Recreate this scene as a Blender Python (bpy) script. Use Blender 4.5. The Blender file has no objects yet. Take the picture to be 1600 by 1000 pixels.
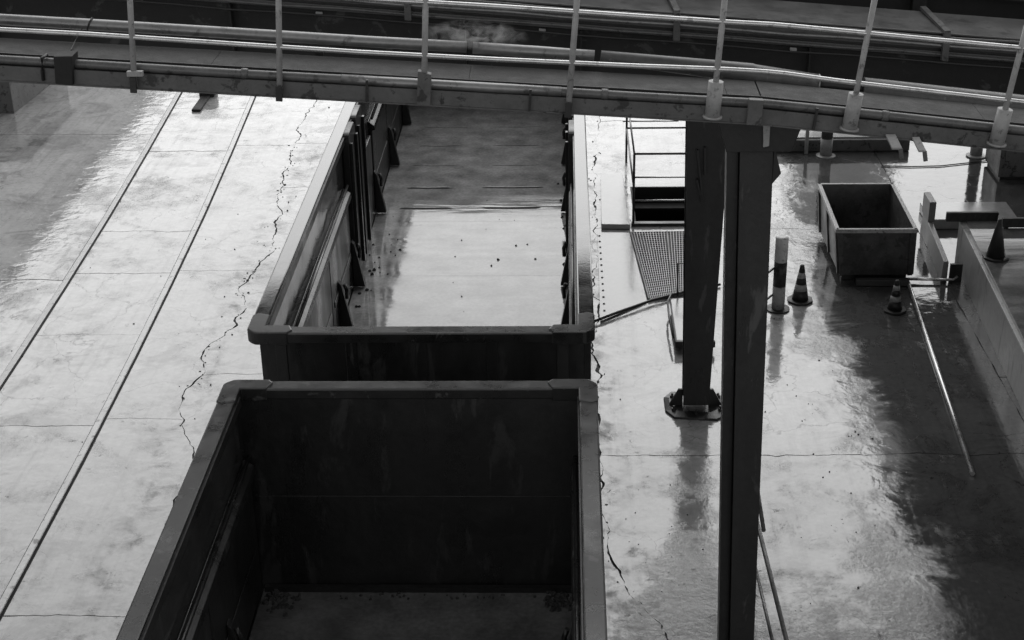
import bpy, bmesh, math, random
from mathutils import Vector, Matrix, noise, geometry
R = math.radians
random.seed(7)
S = bpy.context.scene
COL = S.collection

# ------------------------------------------------------------------ camera
cam_data = bpy.data.cameras.new('camera'); cam = bpy.data.objects.new('camera', cam_data); COL.objects.link(cam)
AX = [[0.999379678, -0.003255308, -0.035066532],      # world X, Y, Z in camera right / down / forward
      [0.030241478, -0.430941067, 0.901873190],
      [-0.018047484, -0.902374202, -0.430575299]]
rot = Matrix([[a[0], -a[1], -a[2]] for a in AX]).to_4x4()
cam.matrix_world = Matrix.Translation((0, 0, 8.98)) @ rot
cam_data.sensor_width = 36.0; cam_data.lens = 53.68
cam_data.clip_start = 0.05; cam_data.clip_end = 3000
S.camera = cam

# ------------------------------------------------------------------ sky, sun, exposure (overcast, black and white)
SUN_EL, SUN_AZ = 37, 2
world = bpy.data.worlds.new('World'); S.world = world; world.use_nodes = True
wn = world.node_tree.nodes; wl = world.node_tree.links; wn.clear()
sky = wn.new('ShaderNodeTexSky'); sky.sky_type = 'NISHITA'; sky.sun_disc = False
sky.sun_elevation = R(SUN_EL); sky.sun_rotation = R(SUN_AZ); sky.air_density = 2.0; sky.dust_density = 0.6; sky.ozone_density = 1.0
bw = wn.new('ShaderNodeRGBToBW'); bg = wn.new('ShaderNodeBackground'); bg.inputs['Strength'].default_value = 0.12
wo = wn.new('ShaderNodeOutputWorld')
wl.new(sky.outputs[0], bw.inputs[0]); wl.new(bw.outputs[0], bg.inputs[0]); wl.new(bg.outputs[0], wo.inputs[0])
sd = bpy.data.lights.new('sun', 'SUN'); sd.energy = 1.4; sd.angle = R(80); sd.color = (1, 1, 1)
so = bpy.data.objects.new('sun', sd); COL.objects.link(so); so.location = (0, -5, 40)
_d = Vector((math.sin(R(SUN_AZ)) * math.cos(R(SUN_EL)), math.cos(R(SUN_AZ)) * math.cos(R(SUN_EL)), math.sin(R(SUN_EL))))
so.rotation_euler = _d.to_track_quat('Z', 'Y').to_euler()
S.view_settings.view_transform = 'Standard'; S.view_settings.look = 'None'
S.view_settings.gamma = 1.0; S.view_settings.use_curve_mapping = False
S.view_settings.exposure = 0.45
S.render.engine = 'CYCLES'; S.cycles.max_bounces = 6

# ------------------------------------------------------------------ materials
def nd(nt, t, **kw):
    n = nt.nodes.new(t)
    for k, v in kw.items():
        if k.startswith('i_'):
            n.inputs[int(k[2:]) if k[2:].isdigit() else k[2:].replace('_', ' ')].default_value = v
        else: setattr(n, k, v)
    return n
def ramp(nt, src, p0, v0, p1, v1, interp='LINEAR'):
    n = nt.nodes.new('ShaderNodeMapRange'); n.interpolation_type = interp
    n.inputs['From Min'].default_value = p0; n.inputs['From Max'].default_value = p1
    n.inputs['To Min'].default_value = v0; n.inputs['To Max'].default_value = v1
    nt.links.new(src, n.inputs['Value']); return n.outputs[0]
def mth(nt, op, a, b=None, c=None):
    n = nt.nodes.new('ShaderNodeMath'); n.operation = op
    for i, v in enumerate((a, b, c)):
        if v is None: continue
        if isinstance(v, (int, float)): n.inputs[i].default_value = v
        else: nt.links.new(v, n.inputs[i])
    return n.outputs[0]
def mixf(nt, f, a, b):
    n = nt.nodes.new('ShaderNodeMix'); n.data_type = 'FLOAT'
    for i, v in ((0, f), (2, a), (3, b)):
        if isinstance(v, (int, float)): n.inputs[i].default_value = v
        else: nt.links.new(v, n.inputs[i])
    return n.outputs[0]
def noisetex(nt, vec, scale, detail=4, rough=.55, dist=0.0):
    n = nd(nt, 'ShaderNodeTexNoise'); n.inputs['Scale'].default_value = scale; n.inputs['Detail'].default_value = detail
    n.inputs['Roughness'].default_value = rough; n.inputs['Distortion'].default_value = dist
    nt.links.new(vec, n.inputs['Vector']); return n.outputs['Fac']
def begin(name):
    m = bpy.data.materials.new(name); m.use_nodes = True; nt = m.node_tree
    b = nt.nodes['Principled BSDF']; geo = nt.nodes.new('ShaderNodeNewGeometry')
    return m, nt, b, geo.outputs['Position']
def mapped(nt, pos, sx, sy, sz):
    n = nt.nodes.new('ShaderNodeMapping'); n.inputs['Scale'].default_value = (sx, sy, sz)
    nt.links.new(pos, n.inputs['Vector']); return n.outputs[0]
def grey(nt, val, b, sock='Base Color'):
    c = nt.nodes.new('ShaderNodeCombineColor')
    for i in range(3): nt.links.new(val, c.inputs[i])
    nt.links.new(c.outputs[0], b.inputs[sock])

def mat(name, base, rough=.5, var=.35, scale=3.0, bump=.15, bscale=30., spec=.5, worn=None, metal=0.0, streak=False, rvar=.12, ior=1.45, fleck=0.5, dent=0.0):
    """painted / bare / worn solid: patchy base colour, uneven gloss, fine relief, chipped spots"""
    m, nt, b, pos = begin(name)
    v = mapped(nt, pos, 1, 1, .25) if streak else pos
    n1 = noisetex(nt, v, scale, 6, .6); n2 = noisetex(nt, pos, scale * 7, 4, .6); n3 = noisetex(nt, pos, bscale, 3)
    f = mth(nt, 'ADD', mth(nt, 'MULTIPLY', n1, .7), mth(nt, 'MULTIPLY', n2, .3))
    val = ramp(nt, f, .3, base * (1 - var), .7, base * (1 + var))
    if worn is not None:
        msk = ramp(nt, noisetex(nt, v, scale * 2.3, 8, .65, .4), .5 + .12 * (1 - fleck), 0, .56 + .12 * (1 - fleck), 1)
        val = mixf(nt, msk, val, worn)
    grey(nt, val, b)
    nt.links.new(ramp(nt, n1, .3, max(.02, rough - rvar), .7, min(1, rough + rvar)), b.inputs['Roughness'])
    b.inputs['Metallic'].default_value = metal; b.inputs['IOR'].default_value = ior
    b.inputs['Specular IOR Level'].default_value = spec
    if bump:
        bp = nt.nodes.new('ShaderNodeBump'); bp.inputs['Strength'].default_value = bump; bp.inputs['Distance'].default_value = .01
        nt.links.new(mth(nt, 'ADD', n3, mth(nt, 'MULTIPLY', n2, .6)), bp.inputs['Height']); nt.links.new(bp.outputs[0], b.inputs['Normal'])
        if dent:
            b2 = nt.nodes.new('ShaderNodeBump'); b2.inputs['Strength'].default_value = dent; b2.inputs['Distance'].default_value = .06
            nt.links.new(noisetex(nt, pos, 1.6, 2, .4, .5), b2.inputs['Height']); nt.links.new(bp.outputs[0], b2.inputs['Normal']); nt.links.new(b2.outputs[0], b.inputs['Normal'])
    return m

def concrete_yard():
    """rain-soaked yard concrete: film of water nearly everywhere, rough dry spots, dark canopy reflection also painted into the colour on the dock side"""
    m, nt, b, pos = begin('wet_yard_concrete')
    sep = nt.nodes.new('ShaderNodeSeparateXYZ'); nt.links.new(pos, sep.inputs[0]); X = sep.outputs[0]; Y = sep.outputs[1]
    big = noisetex(nt, pos, .35, 5, .6, .3); mid = noisetex(nt, pos, 1.7, 6, .62, .2); fine = noisetex(nt, pos, 14, 5, .6)
    grit = noisetex(nt, pos, 70, 3, .6); band = noisetex(nt, mapped(nt, pos, .35, 2.6, 1), 1.2, 5, .55)
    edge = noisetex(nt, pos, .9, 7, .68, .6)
    # dark canopy reflection painted into the base colour, ragged outline, east of the columns
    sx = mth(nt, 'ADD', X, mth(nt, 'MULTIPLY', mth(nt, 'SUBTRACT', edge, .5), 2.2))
    refl_dark = ramp(nt, sx, 3.45, 0, 3.85, 1, 'SMOOTHSTEP')
    base = ramp(nt, mth(nt, 'ADD', mth(nt, 'MULTIPLY', big, .5), mth(nt, 'MULTIPLY', mid, .5)), .32, .22, .68, .38)
    base = mth(nt, 'MULTIPLY', base, ramp(nt, fine, .25, .8, .7, 1.1))
    blot = ramp(nt, noisetex(nt, pos, 1.1, 8, .72, .8), .5, 0, .62, 1)
    base = mth(nt, 'MULTIPLY', base, ramp(nt, blot, 0, 1.08, 1, .62))
    pits = ramp(nt, noisetex(nt, pos, 9, 6, .7, .5), .63, 0, .70, 1)
    base = mth(nt, 'MULTIPLY', base, ramp(nt, pits, 0, 1, 1, .3))
    # hairline cracks, broken up so that only stretches of them show
    vor = nt.nodes.new('ShaderNodeTexVoronoi'); vor.feature = 'DISTANCE_TO_EDGE'; vor.inputs['Scale'].default_value = .75
    vv = nt.nodes.new('ShaderNodeVectorMath'); vv.operation = 'ADD'; nz = nd(nt, 'ShaderNodeTexNoise'); nz.inputs['Scale'].default_value = 2.2; nz.inputs['Detail'].default_value = 6
    nt.links.new(pos, nz.inputs['Vector']); sc = nt.nodes.new('ShaderNodeVectorMath'); sc.operation = 'SCALE'; sc.inputs['Scale'].default_value = .7
    nt.links.new(nz.outputs['Color'], sc.inputs[0]); nt.links.new(pos, vv.inputs[0]); nt.links.new(sc.outputs[0], vv.inputs[1]); nt.links.new(vv.outputs[0], vor.inputs['Vector'])
    hair = mth(nt, 'MULTIPLY', ramp(nt, vor.outputs['Distance'], .002, 1, .008, 0), ramp(nt, big, .44, 0, .56, 1))
    # dirt worked into the broken strips beside the cracks, and long scrape marks along the track
    dirt = nt.nodes.new('ShaderNodeMath'); dirt.operation = 'MAXIMUM'
    nt.links.new(ramp(nt, mth(nt, 'ABSOLUTE', mth(nt, 'ADD', X, 4.62)), .05, 1, .55, 0), dirt.inputs[0])
    nt.links.new(ramp(nt, mth(nt, 'ABSOLUTE', mth(nt, 'ADD', X, -.45)), .03, 1, .35, 0), dirt.inputs[1])
    dirt = mth(nt, 'MULTIPLY', dirt.outputs[0], ramp(nt, noisetex(nt, pos, 3.2, 7, .7, .5), .47, 0, .62, 1))
    scr = ramp(nt, noisetex(nt, mapped(nt, pos, 5, .22, 1), 1.6, 6, .65), .5, 0, .72, 1)
    base = mth(nt, 'MULTIPLY', base, ramp(nt, dirt, 0, 1, 1, .35)); base = mth(nt, 'MULTIPLY', base, ramp(nt, scr, 0, 1, 1, .7))
    base = mth(nt, 'MULTIPLY', base, ramp(nt, hair, 0, 1, 1, .35))
    base = mixf(nt, refl_dark, base, mth(nt, 'MULTIPLY', base, .24))
    grey(nt, base, b)
    # dry, rough patches show more often close to the column row
    near = ramp(nt, Y, 10.5, 1, 14, 0)
    eastof = ramp(nt, X, .2, 0, .8, 1)
    rough_zone = mth(nt, 'MULTIPLY', near, eastof)
    wet = ramp(nt, mth(nt, 'SUBTRACT', mth(nt, 'ADD', mth(nt, 'MULTIPLY', mid, .6), mth(nt, 'MULTIPLY', big, .4)), mth(nt, 'MULTIPLY', rough_zone, .24)), .38, 0, .50, 1)
    rgh = mixf(nt, wet, ramp(nt, fine, .3, .16, .7, .40), ramp(nt, band, .38, .03, .72, .13))
    rgh = mth(nt, 'MULTIPLY', rgh, ramp(nt, refl_dark, 0, 1, 1, .45))
    rgh = mth(nt, 'ADD', rgh, mth(nt, 'ADD', mth(nt, 'MULTIPLY', dirt, .22), mth(nt, 'ADD', mth(nt, 'MULTIPLY', scr, .10), mth(nt, 'MULTIPLY', blot, .06))))
    # deep puddle west of the left track: still water, no relief
    pud = ramp(nt, mth(nt, 'ADD', X, mth(nt, 'MULTIPLY', mth(nt, 'SUBTRACT', edge, .5), 3.0)), -8.3, 1, -7.5, 0, 'SMOOTHSTEP')
    rgh = mixf(nt, pud, rgh, ramp(nt, mid, .35, .02, .65, .06))
    rgh = mth(nt, 'MAXIMUM', rgh, mth(nt, 'MULTIPLY', hair, .28))
    nt.links.new(rgh, b.inputs['Roughness'])
    b.inputs['IOR'].default_value = 1.75
    b.inputs['Specular IOR Level'].default_value = .5
    bp = nt.nodes.new('ShaderNodeBump'); bp.inputs['Distance'].default_value = .014
    nt.links.new(mixf(nt, refl_dark, mixf(nt, pud, mixf(nt, wet, .6, .05), .004), .03), bp.inputs['Strength'])
    h = mth(nt, 'ADD', mth(nt, 'MULTIPLY', fine, .8), mth(nt, 'ADD', mth(nt, 'MULTIPLY', grit, .25), mth(nt, 'MULTIPLY', pits, -.5)))
    nt.links.new(h, bp.inputs['Height'])
    bp2 = nt.nodes.new('ShaderNodeBump'); nt.links.new(mixf(nt, refl_dark, mixf(nt, pud, .10, .05), .05), bp2.inputs['Strength']); bp2.inputs['Distance'].default_value = .05
    nt.links.new(noisetex(nt, pos, 4.5, 3, .5, .4), bp2.inputs['Height']); nt.links.new(bp.outputs[0], bp2.inputs['Normal']); nt.links.new(bp2.outputs[0], b.inputs['Normal'])
    return m

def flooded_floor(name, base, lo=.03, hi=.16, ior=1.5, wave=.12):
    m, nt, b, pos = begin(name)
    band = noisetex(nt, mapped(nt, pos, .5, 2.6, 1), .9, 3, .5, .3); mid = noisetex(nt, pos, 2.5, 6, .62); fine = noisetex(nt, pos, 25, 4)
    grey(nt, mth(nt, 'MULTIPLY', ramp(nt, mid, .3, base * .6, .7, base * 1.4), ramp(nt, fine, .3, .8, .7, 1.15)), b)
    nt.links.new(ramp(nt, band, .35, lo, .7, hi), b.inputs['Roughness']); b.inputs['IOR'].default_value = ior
    bp = nt.nodes.new('ShaderNodeBump'); bp.inputs['Strength'].default_value = wave; bp.inputs['Distance'].default_value = .03
    nt.links.new(mth(nt, 'ADD', band, mth(nt, 'MULTIPLY', fine, .04)), bp.inputs['Height']); nt.links.new(bp.outputs[0], b.inputs['Normal'])
    return m

M = {}
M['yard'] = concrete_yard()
M['joint'] = mat('wet_joint_dirt', .05, .7, .4, 12, .4, 60, spec=.25)
M['rail'] = mat('worn_rail_steel', .3, .24, .35, 3, .08, 80, metal=.35, worn=.1, fleck=.3)
M['wagon'] = mat('dark_wagon_paint', .018, .36, .45, 2.2, .18, 26, worn=.045, streak=True, fleck=.2)
M['wagon_in'] = mat('scuffed_wagon_interior', .015, .34, .5, 1.8, .22, 18, worn=.032, streak=True, rvar=.16, fleck=.4, dent=.5)
M['wagon_side'] = mat('wet_wagon_side_lining', .03, .14, .5, 1.8, .1, 18, worn=.05, streak=True, rvar=.07, fleck=.3, dent=.25, ior=1.55)
M['rim'] = mat('wet_wagon_rim', .013, .3, .5, 3, .06, 30, worn=.05, rvar=.1, fleck=.25, ior=1.5)
M['rim_wet'] = mat('rain_slick_wagon_rim', .03, .14, .5, 3, .04, 30, worn=.06, rvar=.06, fleck=.25, ior=1.75)
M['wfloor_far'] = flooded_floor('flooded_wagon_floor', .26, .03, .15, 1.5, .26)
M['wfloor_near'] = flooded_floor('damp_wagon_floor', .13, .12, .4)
M['beam'] = mat('scuffed_grey_beam_paint', .095, .45, .3, 5, .25, 24, worn=.03, fleck=.5)
M['black'] = mat('black_painted_steel', .02, .42, .5, 3, .15, 30, worn=.03, fleck=.1)
M['column'] = mat('dark_column_paint', .027, .36, .5, 2.5, .14, 28, worn=.075, streak=True, fleck=.3, dent=.2)
M['girder'] = mat('dark_girder_steel', .014, .6, .5, 2, .2, 24, worn=.05, fleck=.3)
M['cover'] = mat('grey_galvanised_cover', .085, .4, .25, 2.5, .1, 18, worn=.05, fleck=.3)
M['galv'] = mat('galvanised_tube', .5, .24, .25, 6, .06, 60, metal=.75, worn=.3, fleck=.2)
M['post'] = mat('weathered_grey_post', .30, .42, .25, 7, .15, 50, worn=.16, fleck=.35)
M['pipe'] = mat('dark_grey_pipe', .10, .3, .35, 5, .12, 40, worn=.05, fleck=.3)
M['lag'] = mat('aluminium_pipe_lagging', .22, .33, .3, 4, .12, 30, metal=.55, worn=.14, fleck=.3)
M['lagdark'] = mat('soot_dark_pipe_lagging', .07, .38, .4, 4, .15, 30, worn=.16, fleck=.15)
M['deck'] = mat('gritty_walkway_deck', .036, .75, .35, 9, .5, 55, worn=.025, fleck=.4)
M['plate'] = mat('pale_wet_steel_plate', .30, .16, .2, 3, .08, 30, ior=1.7, rvar=.08)
M['pitdark'] = mat('dark_pit_lining', .012, .7, .4, 3, .2, 20)
M['grate'] = mat('dull_grating_steel', .22, .42, .3, 8, .1, 50, metal=.3)
M['white'] = mat('dirty_white_paint', .55, .45, .25, 9, .1, 50, worn=.25, fleck=.25)
M['rubber'] = mat('black_rubber', .018, .5, .35, 8, .15, 50)
M['skip_out'] = mat('stained_skip_steel', .055, .42, .7, 3, .3, 22, worn=.03, fleck=.6)
M['skip_rim'] = mat('pale_worn_skip_rim', .30, .42, .4, 8, .2, 40, worn=.12, fleck=.5)
M['dock'] = mat('stained_dock_concrete', .22, .42, .45, 1.6, .25, 24, worn=.12, fleck=.4, streak=True)
M['docktop'] = flooded_floor('wet_dock_top', .12, .04, .22)
M['wood'] = mat('soaked_timber', .05, .5, .4, 6, .3, 40, streak=False)
M['clad'] = mat('pale_cladding', .8, .5, .12, .6, .05, 10)
M['roof'] = mat('dark_canopy_steel', .02, .7, .3, 1, .1, 10)
M['stone'] = mat('grey_rubble', .16, .7, .5, 12, .4, 50)
M['silo'] = mat('pale_silo_steel', .8, .55, .15, .6, .05, 8)

# ------------------------------------------------------------------ mesh helpers
class MB:
    def __init__(self): self.v = []; self.f = []
    def add(self, vs, fs):
        o = len(self.v); self.v += [tuple(p) for p in vs]; self.f += [tuple(i + o for i in q) for q in fs]; return self
    def box(self, x0, x1, y0, y1, z0, z1):
        vs = [(x, y, z) for z in (z0, z1) for y in (y0, y1) for x in (x0, x1)]
        return self.add(vs, [(0, 2, 3, 1), (4, 5, 7, 6), (0, 1, 5, 4), (2, 6, 7, 3), (0, 4, 6, 2), (1, 3, 7, 5)])
    def prism(self, pts, vec):                      # closed polygon (3-D points) swept along vec
        n = len(pts); p = [Vector(q) for q in pts]; w = Vector(vec)
        nrm = sum(((p[i] - p[0]).cross(p[(i + 1) % n] - p[0]) for i in range(1, n)), Vector())
        if nrm.dot(w) > 0: p = p[::-1]
        vs = p + [q + w for q in p]
        fs = [tuple(range(n)), tuple(range(2 * n - 1, n - 1, -1))] + [(i, i + n, (i + 1) % n + n, (i + 1) % n)[::1] for i in range(n)]
        fs = fs[:2] + [tuple(reversed(q)) for q in fs[2:]]
        return self.add(vs, fs)
    def bar(self, a, b, w, h, up=(0, 0, 1)):        # rectangular bar from a to b
        a = Vector(a); b = Vector(b); d = (b - a).normalized(); u = Vector(up)
        s = d.cross(u).normalized(); u = s.cross(d).normalized()
        c = [s * (i * w / 2) + u * (j * h / 2) for i, j in ((-1, -1), (1, -1), (1, 1), (-1, 1))]
        return self.add([a + q for q in c] + [b + q for q in c], [(0, 1, 2, 3), (7, 6, 5, 4), (0, 4, 5, 1), (1, 5, 6, 2), (2, 6, 7, 3), (3, 7, 4, 0)])
    def tube(self, pts, r, n=10, cap=True):
        pts = [Vector(p) for p in pts]; rs = r if isinstance(r, (list, tuple)) else [r] * len(pts)
        o = len(self.v); up = Vector((0, 0, 1))
        for i, p in enumerate(pts):
            d = (pts[min(i + 1, len(pts) - 1)] - pts[max(i - 1, 0)]).normalized()
            u = up if abs(d.dot(up)) < .95 else Vector((0, 1, 0))
            s = d.cross(u).normalized(); t = s.cross(d)
            for k in range(n):
                a = 2 * math.pi * k / n; self.v.append(tuple(p + (s * math.cos(a) + t * math.sin(a)) * rs[i]))
        for i in range(len(pts) - 1):
            for k in range(n):
                self.f.append((o + i * n + k, o + i * n + (k + 1) % n, o + (i + 1) * n + (k + 1) % n, o + (i + 1) * n + k))
        if cap:
            self.f.append(tuple(o + k for k in range(n))[::-1]); self.f.append(tuple(o + (len(pts) - 1) * n + k for k in range(n)))
        return self
    def lathe(self, c, prof, n=20):                 # prof: list of (radius, z)
        o = len(self.v)
        for r, z in prof:
            for k in range(n):
                a = 2 * math.pi * k / n; self.v.append((c[0] + r * math.cos(a), c[1] + r * math.sin(a), c[2] + z))
        for i in range(len(prof) - 1):
            for k in range(n): self.f.append((o + i * n + k, o + i * n + (k + 1) % n, o + (i + 1) * n + (k + 1) % n, o + (i + 1) * n + k))
        self.f.append(tuple(o + k for k in range(n))[::-1]); self.f.append(tuple(o + (len(prof) - 1) * n + k for k in range(n)))
        return self
    def build(self, name, m, parent=None, bevel=0.0, smooth=False, loc=None, kind=None):
        me = bpy.data.meshes.new(name); me.from_pydata(self.v, [], self.f); me.update()
        bm = bmesh.new(); bm.from_mesh(me); bmesh.ops.recalc_face_normals(bm, faces=bm.faces); bm.to_mesh(me); bm.free()
        ob = bpy.data.objects.new(name, me); COL.objects.link(ob); me.materials.append(M[m])
        if parent is not None:
            ob.parent = parent; ob.matrix_parent_inverse = parent.matrix_basis.inverted()
        if smooth:
            me.polygons.foreach_set('use_smooth', [len(p.vertices) == 4 for p in me.polygons])
        if bevel:
            b = ob.modifiers.new('edge', 'BEVEL'); b.width = bevel; b.segments = 2; b.limit_method = 'ANGLE'; b.angle_limit = R(40)
        if kind: ob['kind'] = kind
        return ob
def thing(name, label, cat, loc=(0, 0, 0), group=None):
    o = bpy.data.objects.new(name, None); COL.objects.link(o); o.location = loc; o.empty_display_size = .2
    o['label'] = label; o['category'] = cat
    if group: o['group'] = group
    bpy.context.view_layer.update() if False else None
    o.matrix_basis = Matrix.Translation(loc)
    return o
def tag(o, label, cat, group=None):
    o['label'] = label; o['category'] = cat
    if group: o['group'] = group
    return o

# ------------------------------------------------------------------ ground: base sheet and jagged concrete slabs
mb = MB()
GZ = -.03
PX0, PX1, PY0, PY1 = 1.08, 2.12, 22.28, 23.95          # stair pit opening
xs = [-1500, PX0, PX1, 1500]; ys = [-1500, PY0, PY1, 1500]
for i in range(3):
    for j in range(3):
        if i == 1 and j == 1: continue
        mb.add([(xs[i], ys[j], GZ), (xs[i + 1], ys[j], GZ), (xs[i + 1], ys[j + 1], GZ), (xs[i], ys[j + 1], GZ)], [(0, 1, 2, 3)])
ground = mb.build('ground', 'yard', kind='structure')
# soil bed showing in the joints between slabs
mb = MB()
xs = [-16.2, PX0 - .02, PX1 + .02, 16.2]; ys = [-1, PY0 - .02, PY1 + .02, 44]
for i in range(3):
    for j in range(3):
        if i == 1 and j == 1: continue
        mb.add([(xs[i], ys[j], -.022), (xs[i + 1], ys[j], -.022), (xs[i + 1], ys[j + 1], -.022), (xs[i], ys[j + 1], -.022)], [(0, 1, 2, 3)])
mb.build('joint_bed', 'joint', ground)

def lerp_tab(tab, y):
    if y <= tab[0][0]: return tab[0][1]
    for (a, b), (c, d) in zip(tab, tab[1:]):
        if y <= c: return b + (d - b) * (y - a) / (c - a)
    (a, b), (c, d) = tab[-2:]; return d + (d - b) / (c - a) * (y - c)
RT = [(-1, -7.12), (12, -7.13), (15, -7.16), (17.7, -7.22), (20, -7.29), (22.7, -7.39), (26, -7.56), (29.5, -7.76), (36, -8.2), (44, -8.8)]
def rail_a(y): return lerp_tab(RT, y)
def rail_b(y): return lerp_tab(RT, y) + 1.535
def fnoise(t, s, f=1.0): return noise.fractal(Vector((t * f, s * 7.31, s * 1.7)), 1.0, 2.1, 5)
CR = [(-1, -4.4), (11, -4.2), (13.5, -4.25), (15.36, -4.30), (15.9, -4.69), (16.6, -4.73), (18.05, -4.71), (19.04, -4.47), (19.9, -4.68), (21.3, -4.47), (22.4, -4.59), (24.7, -4.83), (27.2, -4.93), (28.7, -4.93), (34, -4.7), (44, -4.7)]
def crack(y): return lerp_tab(CR, y) + .12 * fnoise(y, 3, 1.6) + .05 * fnoise(y, 5, 4) + .012 * fnoise(y, 6, 13)
CR2 = [(-1, .55), (11.87, .98), (12.3, .72), (13.03, .44), (14, .38), (18.7, .40), (21.9, .46), (24.5, .5), (27.5, .62), (44, .6)]
def crack2(y): return lerp_tab(CR2, y) + .09 * fnoise(y, 9, 1.8) + .04 * fnoise(y, 11, 5) + .012 * fnoise(y, 12, 13)
def wob(s, a=.012): return lambda y: a * fnoise(y, s, 2.5)
w1, w2, w3 = wob(21), wob(22), wob(23)
# boundary = (function, gap on its left side, gap on its right side)
BND = [(lambda y: -16.0, 0, 0), (lambda y: -11.3 + w1(y), .008, .008), (rail_a, .052, .078), (rail_b, .050, .074), (crack, .009, .010), (lambda y: -2.03, .045, .09),
       (lambda y: -.50, .09, .045), (crack2, .010, .010), (lambda y: 5.42 + w3(y), .008, .008), (lambda y: 9.2 + w1(y), .007, .007), (lambda y: 16.0, 0, 0)]
JY = [[2, 7, 12.2, 18.5, 24.3, 30, 37], [3, 8, 12.1, 16.0, 18.42, 20.2, 23.6, 26.9, 31, 36], [3, 8, 12.05, 15.89, 18.38, 20.45, 22.1, 23.7, 25.9, 28.4, 32, 37], [3, 8, 12.1, 16.05, 20.55, 22.9, 26.2, 28.2, 32, 37],
      [4, 9, 14.1, 17.2, 21.4, 24.0, 26.3, 30, 36], [4, 10, 16, 22, 28, 35], [4, 9, 14.9, 18.9, 23, 28, 34], [3, 8, 15.2, 22.1, 27.4, 31, 37], [3, 8, 12.4, 17.1, 22.5, 27.2, 33], [3, 10, 17, 24, 31]]
def inside_pit(x, y): return PX0 - .05 < x < PX1 + .05 and PY0 - .05 < y < PY1 + .05
def slab(poly, lift):
    n = len(poly); bm = bmesh.new()
    top = [bm.verts.new((x, y, lift)) for x, y in poly]; bot = [bm.verts.new((x, y, -.028)) for x, y in poly]
    cv, _, cf, *_r = geometry.delaunay_2d_cdt([Vector(p) for p in poly], [], [list(range(n))], 1, 1e-6)
    tv = [bm.verts.new((p.x, p.y, lift)) for p in cv]
    for q in cf:
        try: bm.faces.new([tv[i] for i in q])
        except ValueError: pass
    for i in range(n):
        j = (i + 1) % n; bm.faces.new((top[i], bot[i], bot[j], top[j]))
    for f in bm.faces:
        f.normal_update()
        if f.normal.z < -.5: f.normal_flip()
    me = bpy.data.meshes.new('concrete_slab'); bm.to_mesh(me); bm.free()
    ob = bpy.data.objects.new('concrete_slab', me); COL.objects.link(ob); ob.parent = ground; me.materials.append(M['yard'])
sid = 0
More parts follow.
